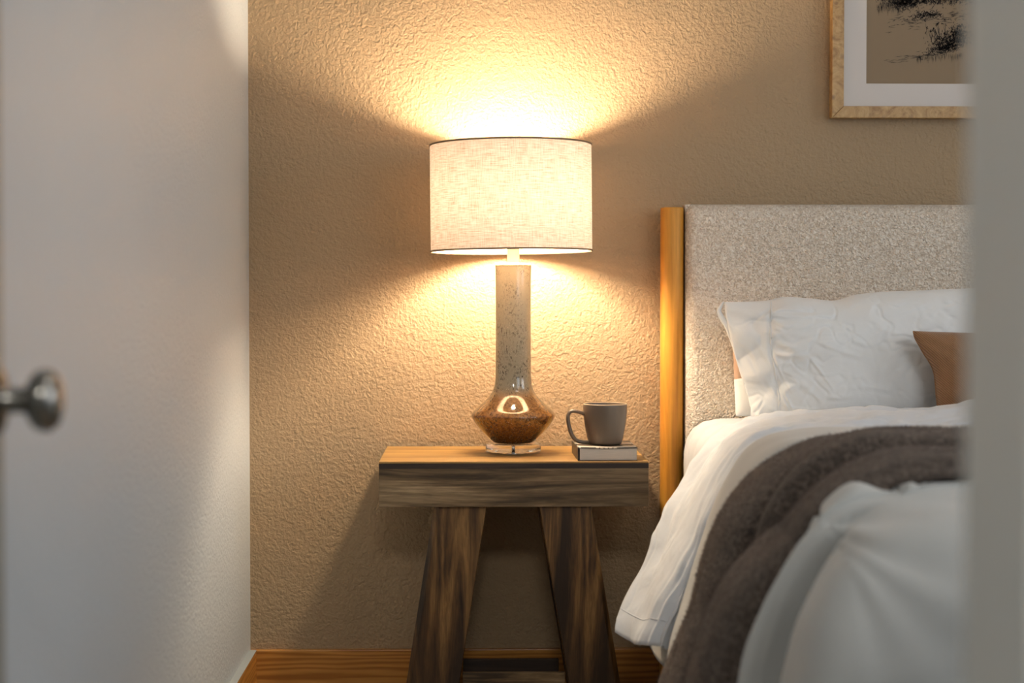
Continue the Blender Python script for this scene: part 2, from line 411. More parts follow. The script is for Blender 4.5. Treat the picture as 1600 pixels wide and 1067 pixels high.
knob(LX+.007, 1, 'door_knob')

# ---------------------------------------------------------------- nightstand
ZT = .599; NY0 = -D+3.65; NY1 = -D+4.012
nx0 = at(592, 721, 3.65).x; nx1 = at(1013.6, 721, 3.65).x
ns = empty('nightstand', ((nx0+nx1)/2, (NY0+NY1)/2, 0), 'dark weathered wood nightstand with splayed plank legs under the lamp', 'nightstand')
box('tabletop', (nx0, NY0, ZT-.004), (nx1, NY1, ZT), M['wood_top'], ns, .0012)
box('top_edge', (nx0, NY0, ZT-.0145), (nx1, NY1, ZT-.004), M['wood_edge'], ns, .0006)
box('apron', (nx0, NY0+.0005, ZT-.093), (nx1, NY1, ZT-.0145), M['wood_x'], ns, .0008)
def leg(x0t, x1t, x0b, x1b, y0, y1, side):
    zt_, zb = ZT-.093, 0
    bm = bmesh.new(); c = .010
    def ring(xa, xb, z):
        if side < 0: q = [(xa+c, y0), (xb, y0), (xb, y1), (xa, y1), (xa, y0+c)]
        else: q = [(xa, y0), (xb-c, y0), (xb, y0+c), (xb, y1), (xa, y1)]
        return [bm.verts.new((x, y, z)) for x, y in q]
    a = ring(x0t, x1t, zt_); b_ = ring(x0b, x1b, zb)
    for i in range(5): bm.faces.new((a[i], a[(i+1) % 5], b_[(i+1) % 5], b_[i]))
    bm.faces.new(a); bm.faces.new(b_[::-1]); bmesh.ops.recalc_face_normals(bm, faces=bm.faces)
    bmesh.ops.bevel(bm, geom=bm.edges[:], offset=.001, segments=1, affect='EDGES')
    o_ = Vector(((x0t+x1t+x0b+x1b)/4, (y0+y1)/2, (zt_+zb)/2))
    for vv_ in bm.verts: vv_.co -= o_
    me = bpy.data.meshes.new('leg'); bm.to_mesh(me); bm.free()
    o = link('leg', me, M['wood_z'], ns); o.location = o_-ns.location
fl = NY0+.012; D1 = 3.662
def xx(p, y_): return at(p, y_, D1).x
sl = (xx(637, 1067)-xx(680, 792)); zz = at(680, 792, D1).z-at(637, 1067, D1).z; k = (ZT-.093)/zz
for y0, y1 in ((fl, fl+.055), (NY1-.075, NY1-.02)):
    leg(xx(678, 792), xx(760, 792), xx(678, 792)+sl*k, xx(760, 792)+(xx(718, 1067)-xx(760, 792))*k, y0, y1, -1)
    leg(xx(843, 792), xx(924, 792), xx(843, 792)+(xx(889, 1067)-xx(843, 792))*k, xx(924, 792)+(xx(969, 1067)-xx(924, 792))*k, y0, y1, 1)
zs = at(800, 1051, 3.70).z
box('stretcher', (xx(735, 900), fl+.035, zs-.06), (xx(872, 900), fl+.05, zs), M['wood_x'], ns, .0008)
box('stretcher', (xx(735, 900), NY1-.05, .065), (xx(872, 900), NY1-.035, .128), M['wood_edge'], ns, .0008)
for o in ns.children:
    if o.name.startswith('stretcher'): o.scale.x = 1.18

# ---------------------------------------------------------------- table lamp
LD = 3.838; LYY = -D+LD; lx = at(802, 600, LD).x; PXM = LD/F
def lz(py): return at(802, py, LD).z-ZT
lamp = empty('table_lamp', (lx, LYY, ZT), 'lit table lamp with linen drum shade and speckled brown ceramic body', 'lamp')
ac = lathe('acrylic_base', [(0, .0045), (.024, .0045), (.025, .0), (.030, .0), (.031, .0045), (.0590, .0045), (.0598, .006), (.0592, .0205), (.0585, .0215), (0, .0215)], M['acrylic'], lamp, 72, smooth=False)
lathe('foot_ring', [(.008, .0), (.016, .0), (.016, .004), (.008, .004)], M['chrome'], lamp, 32, closed=True)
lathe('rod', [(0, .0046), (.0028, .0046), (.0028, .0212), (0, .0212)], M['chrome'], lamp, 16)
yo = [(0, 691.3), (26, 691.3), (30, 690.5), (35, 687), (47.5, 675), (58, 663), (63.6, 654.5), (65.6, 649.5), (65.2, 646.5), (59.2, 639), (45, 626.5), (34, 614), (29.8, 602), (28.2, 588), (27.9, 560), (27.8, 500), (28.0, 440), (28.2, 418), (28.6, 415.2), (28.3, 413.8), (26.5, 413.5), (0, 413.5)]
P = [Vector((r*PXM, 0, lz(y))) for r, y in yo]
prof = [(0, P[0].z)] + [(max(.0001, q.x), q.z) for q in [cr(P[1:-1], i/110) for i in range(111)]] + [(0, P[-1].z)]
zo = prof[0][1]
lathe('body', [(r, z) for r, z in prof], M['glaze'], lamp, 96)
zc = lz(413.5)
lathe('neck', [(0, zc), (.030, zc), (.0302, zc+.0025), (.0135, zc+.004), (.0130, zc+.006), (.0130, zc+.040), (.0150, zc+.041), (.0150, zc+.048), (0, zc+.048)], M['cream_metal'], lamp, 40)
zb0, zb1 = lz(392.5), lz(225.5); RS = 126/F*LD*1.0
lathe('socket', [(0, zc+.048), (.016, zc+.048), (.018, zc+.052), (.018, zc+.078), (.014, zc+.08), (0, zc+.08)], M['chrome'], lamp, 32)
BZ = (zb0+zb1)/2+.018
lathe('bulb', [(0, BZ+.031)] + [(.031*math.sin(a), BZ+.031*math.cos(a)) for a in [math.pi*i/16 for i in range(1, 13)]] + [(.014, BZ-.036), (.013, zc+.080), (0, zc+.080)], M['bulb'], lamp, 24)
def shade_part(nm, prof_, m_, seg=128, closed=True, parent=None):
    return lathe(nm, prof_, m_, parent or lamp, seg, closed=closed)
shd = shade_part('lamp_shade', [(RS, zb0), (RS, zb0+.01), (RS, (zb0+zb1)/2), (RS, zb1)], M['shade'], closed=False)
shade_part('trim_ring', [(RS+.0012, zb1-.003), (RS+.0012, zb1+.0006), (RS-.0012, zb1+.0006), (RS-.0012, zb1-.003)], M['shade_trim'], parent=shd)
shade_part('trim_ring', [(RS+.0012, zb0-.0006), (RS+.0012, zb0+.003), (RS-.0012, zb0+.003), (RS-.0012, zb0-.0006)], M['shade_trim'], parent=shd)
hz = zb1-.02
for s in (-1, 1):
    tube('harp', [(s*.012, 0, zc+.05), (s*.03, 0, zc+.06), (s*.052, 0, BZ), (s*.042, 0, BZ+.055), (0, 0, hz)], .0015, M['chrome'], lamp, 8, 20)
for k_ in range(3):
    a = .5+k_*2*math.pi/3
    tube('spoke', [(0, 0, hz), (RS*.5*math.cos(a), RS*.5*math.sin(a), hz+.004), (RS*.999*math.cos(a), RS*.999*math.sin(a), zb1-.003)], .0014, M['chrome'], shd, 8, 8)
lathe('finial', [(0, hz-.003), (.006, hz-.003), (.006, hz+.003), (.003, hz+.006), (.006, hz+.012), (.003, hz+.018), (0, hz+.019)], M['chrome'], lamp, 20)
shd.rotation_euler = (math.radians(-.8), math.radians(-.5), 0); shd.location = (0, -.007, -.001)
# ---------------------------------------------------------------- book and mug
BD = 3.662; bx0 = at(903, 719, BD).x; bx1 = at(995.5, 719, BD).x; by0 = -D+BD; by1 = by0+.185; BT = .0262
bk = empty('book', ((bx0+bx1)/2, (by0+by1)/2, ZT), 'thick closed paperback book with dark spine lying under the mug', 'book')
bw, bd = (bx1-bx0)/2, (by1-by0)/2
def book_shell():
    G = []
    for j in range(13):
        y = -bd + 2*bd*j/12
        G.append(y)
    return G
# page block with a slight bow to its top
vs = []; fs = []; KX = 14
for y in (-bd+.0012, bd-.0012):
    for i in range(KX+1):
        x = -bw+.003+(2*bw-.0045)*i/KX; u = i/KX
        vs.append((x, y, .0014)); vs.append((x, y, BT-.0012-.0022*math.sin(math.pi*u)**1.5*(.6)))
for i in range(KX):
    a = 2*i; b_ = a+2*(KX+1)
    fs += [(a, a+2, a+3, a+1), (b_, b_+1, b_+3, b_+2), (a+1, a+3, b_+3, b_+1), (a, b_, b_+2, a+2)]
fs += [(0, 1, 2*(KX+1)+1, 2*(KX+1)), (2*KX, 2*KX+2*(KX+1), 2*KX+1+2*(KX+1), 2*KX+1)]
me = bpy.data.meshes.new('pages'); me.from_pydata(vs, [], fs); link('pages', me, M['pages'], bk)
box('back_cover', (bx0, by0, ZT+.0002), (bx1, by1, ZT+.0014), M['cover_dark'], bk)
def bow(u): return BT-.0011-.0022*math.sin(math.pi*max(0, min(1, u)))**1.5*.6
def strip(nm, y0, y1, x0, x1, dz, m_, th=.0011, parent=bk):
    G1 = [[Vector((-bw+2*bw*(x0+(x1-x0)*i/16), y, bow(x0+(x1-x0)*i/16)+dz)) for i in range(17)] for y in (y0, y1)]
    o = grid_mesh(nm, G1, m_, parent, 0)
    s = o.modifiers.new('thickness', 'SOLIDIFY'); s.thickness = th; s.offset = 1
    return o
fc = strip('front_cover', -bd, bd, 0, 1, 0, M['cover_dark'])
strip('cover_print', -bd+.022, -bd+.060, .0, 1, .00125, M['cover_cream'], .0002, bk)
strip('cover_print', -bd+.100, -bd+.128, .0, 1, .00125, M['cover_cream'], .0002, bk)
for k_ in range(5):
    strip('cover_letter', -bd+.005, -bd+.014, .30+.075*k_, .30+.075*k_+.055, .00125, M['cover_cream'], .0002, bk)
box('spine', (bx0-.0012, by0, ZT+.0002), (bx0+.0004, by1, ZT+BT), M['cover_dark'], bk, .0004)
bk.rotation_euler = (0, 0, math.radians(.6))

MD = 3.752; mx_ = at(945.5, 640, MD).x; mz = ZT+BT+.0012; MS = MD/F
mug = empty('mug', (mx_, -D+MD, mz), 'taupe stoneware mug with curved handle standing on the paperback book', 'mug')
H = at(945, 630.8, MD).z-mz
out_r = [(0, 0), (24.0, 0), (25.4, .01), (26.4, .06), (28.2, .16), (30.0, .30), (31.8, .45), (33.2, .62), (34.2, .8), (34.5, .93), (34.5, .985)]
pr = [(r*MS, z*H) for r, z in out_r] + [(34.0*MS, H), (33.0*MS, H*1.0), (32.5*MS, H*.985), (32.2*MS, H*.8), (30*MS, H*.5), (26*MS, H*.15), (22*MS, H*.07), (0, H*.06)]
lathe('cup', pr, M['mug'], mug, 72)
lathe('rim', [(34.62*MS, H*.982), (34.62*MS, H*.996), (34.0*MS, H*1.006), (33.0*MS, H*1.006), (32.45*MS, H*.99), (33.5*MS, H*.985)], M['mug_rim'], mug, 72, closed=True)
lathe('coffee', [(0, H*.70), (31.3*MS, H*.70)], M['coffee'], mug, 48)
hp = [(914, 647), (904, 643.5), (895, 642), (889.5, 645), (887.5, 653), (889.5, 667), (893.5, 679), (899.5, 687), (908, 690), (922, 691)]
hpts = [at(x, y, MD-.012*(x < 912))-mug.location for x, y in hp]
tube('handle', hpts, .0042, M['mug'], mug, 14, 36, 1.9)

# ---------------------------------------------------------------- framed print
FD = 3.995; fx0 = at(1300.5, 100, FD).x; fz0 = at(1302, 184, FD).z; FW = .62; FH = .82
fr = empty('framed_print', (fx0+FW/2, -.004, fz0), 'burl wood framed ink drawing with white mat above the headboard', 'picture')
y0, y1 = -D+FD, -.003; fw_ = .0262
def rail(nm, q):                                              # mitred moulding piece
    vs = []
    for x, z in q: vs += [(x, y0, z), (x, y1, z)]
    bm = bmesh.new(); V = [bm.verts.new(Vector(p)) for p in vs]; n_ = len(q)
    bm.faces.new([V[2*i] for i in range(n_)]); bm.faces.new([V[2*i+1] for i in range(n_)][::-1])
    for i in range(n_): bm.faces.new((V[2*i], V[2*i+1], V[2*((i+1) % n_)+1], V[2*((i+1) % n_)]))
    bmesh.ops.recalc_face_normals(bm, faces=bm.faces); bmesh.ops.bevel(bm, geom=bm.edges[:], offset=.0008, segments=1, affect='EDGES')
    c = sum((v_.co for v_ in bm.verts), Vector())/len(bm.verts)
    for v_ in bm.verts: v_.co -= c
    me = bpy.data.meshes.new(nm); bm.to_mesh(me); bm.free()
    o = link(nm, me, M['burl'], fr); o.location = c-fr.location
a0, a1, c0, c1 = fx0, fx0+FW, fz0, fz0+FH; e = .0003
rail('frame_rail', [(a0, c0+e), (a0+fw_, c0+fw_+e), (a0+fw_, c1-fw_-e), (a0, c1-e)])
rail('frame_rail', [(a1, c0+e), (a1-fw_, c0+fw_+e), (a1-fw_, c1-fw_-e), (a1, c1-e)])
rail('frame_rail', [(a0+e, c0), (a1-e, c0), (a1-fw_-e, c0+fw_), (a0+fw_+e, c0+fw_)])
rail('frame_rail', [(a0+e, c1), (a1-e, c1), (a1-fw_-e, c1-fw_), (a0+fw_+e, c1-fw_)])
px0, pz0 = at(1353, 100, FD+.012).x, at(1400, 131, FD+.012).z
mw = px0-(a0+fw_); mh = pz0-(c0+fw_)
yb = y0+.008
def flatbox(nm, x0, x1, z0, z1, ya, yb_, m_): return box(nm, (x0, ya, z0), (x1, yb_, z1), m_, fr)
q0, q1, r0, r1 = a0+fw_-.001, a1-fw_+.001, c0+fw_-.001, c1-fw_+.001
b_ = bmesh.new()
for lo, hi in (((q0, r0), (px0, r1)), ((a1-fw_-mw, r0), (q1, r1)), ((px0, r0), (a1-fw_-mw, pz0)), ((px0, c1-fw_-mh), (a1-fw_-mw, r1))):
    r_ = bmesh.ops.create_cube(b_, size=1)
    for v_ in r_['verts']:
        v_.co = Vector(((lo[0]+hi[0])/2+v_.co.x*(hi[0]-lo[0]), yb+.001+v_.co.y*.002, (lo[1]+hi[1])/2+v_.co.z*(hi[1]-lo[1])))-fr.location
me = bpy.data.meshes.new('mat_board'); b_.to_mesh(me); b_.free(); link('mat_board', me, M['mat_board'], fr)
flatbox('mat_bevel', px0-.0003, a1-fw_-mw+.0003, pz0-.0008, pz0+.0002, yb+.0004, yb+.003, M['mount_edge'])
pp = flatbox('print', px0-.004, a1-fw_-mw+.004, pz0-.004, c1-fw_-mh+.004, yb+.0022, yb+.0035, M['paper'])
# ink strokes of the drawing, as thin slivers on the paper
vs = []; fs = []; ys = yb+.0019
def stroke(x, y, dx, dy, wd):                                 # photo-scale units, 1 = 1.43 mm on the print
    a = at(x, y, FD+.01); b2 = at(x+dx, y+dy, FD+.01); d_ = (b2-a); L_ = d_.length
    if L_ < 1e-6: return
    nrm = Vector((-d_.z, 0, d_.x)).normalized()*wd*.0007
    md = (a+b2)/2 + nrm*random.uniform(-1, 1)*1.2
    k0 = len(vs)
    for p in (a, md-nrm, b2, md+nrm):
        vs.append(Vector((p.x, ys, p.z))-fr.location)
    fs.append((k0, k0+1, k0+2, k0+3))
R_ = random.Random(3)
def gs(m_, s_): return R_.gauss(m_, s_)
def tuft(cx, cy, wx, wy, n_, L0, tilt=0):
    for _ in range(n_):
        u = gs(0, 1); x = cx+u*wx; y = cy+gs(0, 1)*wy+u*tilt
        a = R_.uniform(-2.8, -.35); L_ = R_.uniform(.4, 1.3)*L0
        stroke(x, y, math.cos(a)*L_, math.sin(a)*L_, R_.uniform(.5, 1.5))
tuft(1478, 76, 14, 3.6, 420, 5, -3); tuft(1490, 62, 10, 7, 380, 5, -2); tuft(1470, 66, 10, 6, 200, 4); tuft(1500, 50, 8, 8, 130, 4)
for _ in range(26):                                           # stems with heads
    x = R_.uniform(1448, 1512); y = R_.uniform(55, 72); hx = x+gs(-3, 5); hy = y-R_.uniform(12, 30)
    stroke(x, y, hx-x, hy-y, .7)
    for _ in range(7): a = R_.uniform(0, 6.28); stroke(hx, hy, math.cos(a)*2.6, math.sin(a)*2.6, .9)
for _ in range(70): x = R_.uniform(1432, 1505); stroke(x, 84+(1470-x)*.06+gs(0, 1), R_.uniform(-1, 1), R_.uniform(5, 15), .55)
for _ in range(46): x = R_.uniform(1380, 1470); stroke(x, 95-(x-1380)*.13+gs(0, 2.4), R_.uniform(6, 16), R_.uniform(-3, .8), .6)
tuft(1445, 25, 12, 3.0, 140, 4, -1); tuft(1455, 24, 8, 2, 90, 4)
for _ in range(140): x = R_.uniform(1380, 1510); stroke(x, 38-(x-1380)*.12+gs(0, 5), R_.uniform(3, 14), R_.uniform(-4, 1), .6)
tuft(1415, 6, 12, 5, 360, 6, 1); tuft(1400, 2, 14, 4, 200, 6, 1); tuft(1450, 3, 22, 3, 300, 5); tuft(1500, 0, 16, 4, 260, 5)
for _ in range(90): x = R_.uniform(1370, 1412); stroke(x, R_.uniform(0, 12), R_.uniform(-2, 1), R_.uniform(5, 16), .6)
tuft(1460, -60, 40, 22, 900, 12, 5); tuft(1560, -20, 30, 12, 500, 8); tuft(1540, 60, 14, 8, 160, 6)
for _ in range(60): x = R_.uniform(1380, 1640); stroke(x, R_.uniform(-160, -100), R_.uniform(10, 40), R_.uniform(-6, 6), .7)
xmin, xmax, zmin, zmax = px0-fr.location.x+.002, a1-fw_-mw-fr.location.x-.002, pz0-fr.location.z+.002, c1-fw_-mh-fr.location.z-.002
fs = [f for f in fs if all(xmin < vs[i].x < xmax and zmin < vs[i].z < zmax for i in f)]
me = bpy.data.meshes.new('ink_drawing'); me.from_pydata(vs, [], fs)
bm = bmesh.new(); bm.from_mesh(me); bmesh.ops.delete(bm, geom=[v_ for v_ in bm.verts if not v_.link_faces], context='VERTS'); bm.to_mesh(me); bm.free()
ink = link('ink_drawing', me, M['ink'], fr); ink['kind'] = 'stuff'

# ---------------------------------------------------------------- bed
BX1 = 2.05
bx_l = at(1035, 600, 3.93).x; bx_r = at(1071, 600, 3.93).x
bed = empty('bed', (1.25, -1.0, 0), 'bed with cream boucle headboard between pine posts and a white mattress', 'bed')
def post(cx):
    zt_ = at(1050, 323, 3.93).z; rx = (bx_r-bx_l)/2; ry = .032; q = []
    for i in range(40):
        a = 2*math.pi*i/40; c_, s_ = math.cos(a), math.sin(a)
        q.append((rx*math.copysign(abs(c_)**.8, c_), ry*math.copysign(abs(s_)**.8, s_)))
    vs = []; fs = []
    for z, s in ((0, .97), (.003, 1), (zt_-.004, 1), (zt_-.001, .985), (zt_, .93)):
        vs += [(x*s, y*s, z) for x, y in q]
    for k_ in range(4):
        for i in range(40): j = (i+1) % 40; fs.append((k_*40+i, k_*40+j, (k_+1)*40+j, (k_+1)*40+i))
    fs.append(tuple(range(40))[::-1]); fs.append(tuple(160+i for i in range(40)))
    me = bpy.data.meshes.new('post'); me.from_pydata(vs, [], fs)
    o = link('post', me, M['post'], bed, True); o.location = Vector((cx, -.055, 0))-bed.location
post((bx_l+bx_r)/2); post(BX1+(bx_r-bx_l)/2)
# headboard pad
hz0, hz1 = at(1080, 716, 3.93).z, at(1100, 318.5, 3.93).z
def pad():
    x0, x1 = bx_r+.0015, BX1-.0015; R_ = 34; K = 90; G = []
    for side in (-1,):
        for i in range(R_+1):
            row = []
            for j in range(K+1):
                v_ = i/R_; u = j/K
                x = x0+(x1-x0)*u; z = hz0+(hz1-hz0)*v_
                e1 = min(x-x0, x1-x); e2 = min(z-hz0, hz1-z); r = .022
                def rr(e_): return r-math.sqrt(max(0, r*r-(r-min(e_, r))**2))
                y = -.098 + max(rr(e1), rr(e2))*1.0
                y += .002*noise.noise(Vector((x*6, z*6, 0)))
                row.append(Vector((x, y, z+.0015*noise.noise(Vector((x*9, 3, 1)))*(v_ > .99)))-bed.location)
            G.append(row)
    return G
# denser near edges
def pad_mesh():
    x0, x1 = bx_r+.0015, BX1-.0015; r = .024
    xs = [x0+r*t_ for t_ in (0, .03, .1, .2, .35, .55, .8, 1)] + [x0+r+(x1-x0-2*r)*k_/70 for k_ in range(1, 70)] + [x1-r*t_ for t_ in (1, .8, .55, .35, .2, .1, .03, 0)]
    zs_ = [hz0+r*t_ for t_ in (0, .03, .1, .2, .35, .55, .8, 1)] + [hz0+r+(hz1-hz0-2*r)*k_/26 for k_ in range(1, 26)] + [hz1-r*t_ for t_ in (1, .8, .55, .35, .2, .1, .03, 0)]
    G = []
    for z in zs_:
        row = []
        for x in xs:
            ex = max(0, r-min(x-x0, x1-x)); ez = max(0, r-min(z-hz0, hz1-z)); q = min(r, math.hypot(ex, ez))
            y = -.098 + (r-math.sqrt(r*r-q*q)) + .0025*noise.noise(Vector((x*5, z*5, 0)))
            row.append(Vector((x, y, z))-bed.location)
        G.append(row)
    o = grid_mesh('headboard_pad', G, M['boucle'], bed, 0)
    bm = bmesh.new(); bm.from_mesh(o.data)
    be = [e_ for e_ in bm.edges if e_.is_boundary]
    r_ = bmesh.ops.extrude_edge_only(bm, edges=be)
    for v_ in [g for g in r_['geom'] if isinstance(g, bmesh.types.BMVert)]: v_.co.y = -.022-bed.location.y
    be = [e_ for e_ in bm.edges if e_.is_boundary]; bmesh.ops.contextual_create(bm, geom=be)
    bmesh.ops.recalc_face_normals(bm, faces=bm.faces); bm.to_mesh(o.data); bm.free()
    o.data.polygons.foreach_set('use_smooth', [len(p.vertices) == 4 for p in o.data.polygons]); return o
pad_mesh()
MX0, MX1, MY0, MY1 = .525, 2.0, -1.72, -.11
box('bed_frame', (MX0+.04, MY0, .16), (MX1-.02, MY1, .30), M['post'], bed, .006)
for x in (MX0+.08, MX1-.12):
    box('leg', (x, MY0+.05, 0), (x+.05, MY0+.10, .17), M['post'], bed, .004)
    box('leg', (x, MY1-.12, 0), (x+.05, MY1-.07, .17), M['post'], bed, .004)
mt = box('mattress', (MX0, MY0, .30), (MX1, MY1, .645), M['sheet'], bed)
bv = mt.modifiers.new('round', 'BEVEL'); bv.width = .045; bv.segments = 6
mt.data.polygons.foreach_set('use_smooth', [True]*6)
def sheet_col(d, k):
    w_ = .004*math.sin(k*2.1)
    return [V3(2.0, ydd(d), .668), V3(1.4, ydd(d), .668), V3(.62, ydd(d), .668+w_*.5), V3(.53, ydd(d), .664+w_), V3(.492, ydd(d), .650+w_*.8), V3(.472+w_*.6, ydd(d), .618), V3(.468+w_*.5, ydd(d), .58), V3(.470, ydd(d), .50), V3(.474, ydd(d), .42), V3(.476, ydd(d), .36)]


GS = loft([sheet_col(3.915-.34*k/9, k) for k in range(10)], 40, 70)
sheet = grid_mesh('sheet', [[p-bed.location for p in r_] for r_ in GS], M['sheet'], bed, .004)
# duvet: columns run round the bed rim, each from the bed's middle out over the rim and down
cols = []
def side_col(d, ox=0, oz=0, fx=.0):                           # left side
    y = ydd(d)
    h = .690+.022*ss(2.4, 2.95, d); return [V3(1.25, y, h), V3(.95, y, h), V3(.72, y, h-.002+oz), V3(.58, y, h-.008+oz), V3(.505+ox*.5, y, .682), V3(.455+ox, y, .625), V3(.415+ox+fx*.3, y, .54), V3(.382+ox+fx*.6, y, .44), V3(.352+ox+fx*.8, y, .34), V3(.335+ox+fx, y, .24)]
cols.append(side_col(3.56)); cols.append(side_col(3.30, .01)); cols.append(side_col(3.12, .0)); cols.append(side_col(3.02)); cols.append(side_col(2.85)); cols.append(side_col(2.65, .006)); cols.append(side_col(2.48, .006))
cols.append(side_col(2.36, -.004, -.004)); 
y = ydd(2.25)
def colxyz(L_): return [V3(x, ydd(d), z) for x, d, z in L_]
cols.append(colxyz([(1.25, 2.42, .69), (.94, 2.40, .69), (.76, 2.37, .689), (.60, 2.35, .684), (.50, 2.335, .664), (.432, 2.325, .62), (.390, 2.315, .55), (.358, 2.31, .46), (.336, 2.30, .36), (.318, 2.30, .24)]))
cols.append(colxyz([(1.25, 2.39, .69), (.95, 2.36, .69), (.78, 2.34, .686), (.61, 2.31, .678), (.505, 2.295, .656), (.452, 2.285, .615), (.418, 2.285, .545), (.395, 2.29, .46), (.38, 2.285, .36), (.37, 2.28, .24)]))
cols.append(colxyz([(1.25, 2.35, .69), (.96, 2.32, .688), (.80, 2.28, .684), (.66, 2.235, .676), (.55, 2.19, .658), (.47, 2.150, .62), (.420, 2.11, .555), (.388, 2.085, .47), (.368, 2.07, .37), (.355, 2.06, .24)]))
cols.append([V3(1.25, ydd(2.35), .69), V3(.975, ydd(2.31), .688), V3(.84, ydd(2.25), .682), V3(.72, ydd(2.185), .670), V3(.635, ydd(2.12), .636), V3(.565, ydd(2.07), .58), V3(.51, ydd(2.04), .50), V3(.475, ydd(2.03), .41), V3(.455, ydd(2.02), .32), V3(.445, ydd(2.01), .23)])
def foot_col(x, od=0):
    return [V3(1.25, ydd(2.36), .69), V3(1.25+(x-1.25)*.6, ydd(2.31), .689), V3(1.25+(x-1.25)*.86, ydd(2.25), .684), V3(x+(1.25-x)*.06, ydd(2.185), .674), V3(x, ydd(2.12), .65), V3(x, ydd(2.065-od), .605), V3(x, ydd(2.03-od), .52), V3(x, ydd(2.01-od), .42), V3(x, ydd(1.995-od), .32), V3(x, ydd(1.985-od), .23)]
for x, od in ((.84, .008), (.98, .02), (1.15, .004), (1.35, .018), (1.6, .0), (1.82, .012)): cols.append(foot_col(x, od))
def mir(c_): return [V3(2.53-p.x if i else 1.25, p.y, p.z) for i, p in enumerate(c_)]
for c_ in reversed(cols[:11]): cols.append([p.lerp(V3(p.x, p.y, p.z), 0) for p in mir(c_)])
DUV = [c_ for c_ in cols]
gq = [[cr(c_, j/109) for j in range(110)] for c_ in cols]
G = [[cr([q[j] for q in gq], i/399) for j in range(110)] for i in range(400)]
UC = 9.0/(len(cols)-1)
DCR = [(.450, .640, .40, .13, -.011, .007, 0)] + make_creases(16, 31, (.46, 1.0, .42, .62), (-.5, .4), (.10, .28), (.002, .005), (.010, .018))
def duv(u, v_, p):
    f = ss(.12, .45, v_)
    r = -(.045+.060*ss(.42, .6, v_))*ss(ydd(2.46), ydd(2.53), p.y)*(1-ss(ydd(2.88), ydd(2.95), p.y)) + .003*math.exp(-((p.y-ydd(2.39))/.05)**2)*(1-ss(.35, .5, v_))
    r -= .065*math.exp(-((u-UC)/.006)**2)*ss(.44, .62, v_) + .024*ss(ydd(3.12), ydd(3.2), p.y)
    if p.y < ydd(2.32) and p.x > .44: r += crease(DCR, p.x, p.z)*(1-ss(.655, .68, p.z))
    r += .008*nz(p, 5.0, 3)*f + .0035*nz(p, 13, 9)*(.15+.85*f)
    # creases radiating from the foot corner
    pc = V3(.45, ydd(2.27), .64); q = p-pc; L_ = q.length
    if L_ < .5 and p.x > .46:
        a = math.atan2(q.z, q.x+.0001); r += .006*math.sin(a*11+1)*math.exp(-L_/.16)*ss(.01, .06, L_)
    return r
G = displace(G, duv, -1)
duvet = grid_mesh('duvet', G, M['linen2'], None, .014)
tag(duvet, 'smooth white duvet draped over the bed down to the foot', 'duvet')
duvet.modifiers['thickness'].offset = -1

# turned-back top of the covers

def PT(l): return [at(*q) for q in l]
far = [V3(2.08, ydd(3.56), .50), V3(2.04, ydd(3.56), .68), V3(1.9, ydd(3.56), .718), V3(1.35, ydd(3.56), .722), V3(1.08, ydd(3.56), .722)] + PT([(1420, 634, 3.56), (1300, 637, 3.56), (1210, 645, 3.57), (1160, 652, 3.58), (1124, 668, 3.60), (1090, 704, 3.57), (1064, 745, 3.55), (1040, 792, 3.52), (1012, 858, 3.48), (984, 918, 3.45), (966, 960, 3.42), (962, 985, 3.40)])
m1 = [V3(2.11, ydd(3.46), .47), V3(2.07, ydd(3.46), .68), V3(1.93, ydd(3.46), .735), V3(1.35, ydd(3.46), .742), V3(1.05, ydd(3.46), .742)] + PT([(1440, 645, 3.46), (1325, 648, 3.46), (1240, 655, 3.46), (1186, 664, 3.46), (1142, 685, 3.46), (1108, 722, 3.45), (1080, 765, 3.43), (1052, 818, 3.41), (1024, 880, 3.38), (998, 938, 3.36), (980, 975, 3.35), (974, 998, 3.34)])
m2 = [V3(2.11, ydd(3.28), .47), V3(2.07, ydd(3.28), .68), V3(1.93, ydd(3.28), .737), V3(1.35, ydd(3.28), .744), V3(1.03, ydd(3.28), .744)] + PT([(1460, 652, 3.28), (1350, 657, 3.28), (1265, 665, 3.28), (1205, 677, 3.28), (1156, 701, 3.28), (1123, 745, 3.27), (1096, 795, 3.26), (1072, 850, 3.25), (1046, 905, 3.24), (1020, 955, 3.24), (1000, 990, 3.23), (994, 1007, 3.23)])
m3 = [V3(2.11, ydd(3.12), .47), V3(2.07, ydd(3.12), .68), V3(1.93, ydd(3.15), .730), V3(1.35, ydd(3.15), .733), V3(1.01, ydd(3.15), .732)] + PT([(1470, 661, 3.16), (1370, 666, 3.16), (1290, 674, 3.16), (1222, 688, 3.16), (1167, 707, 3.16), (1137, 742, 3.14), (1113, 795, 3.14), (1093, 850, 3.15), (1072, 905, 3.15), (1052, 955, 3.15), (1036, 992, 3.15), (1030, 1010, 3.15)])
m4 = [p + V3(0, .012, -.020 if p.z > .6 else -.01) + V3(.016 if p.z < .70 and p.x < 1 else 0, 0, 0) for p in m3]
G = loft([far, m1, m2, m3, m4], 110, 280)
FCR = make_creases(26, 12, (.02, .30, .45, .80), (1.1, 1.75), (.12, .45), (.0015, .0045), (.005, .010)) + make_creases(24, 21, (.0, .36, .30, .85), (.4, 2.6), (.04, .12), (.0008, .0022), (.003, .006))
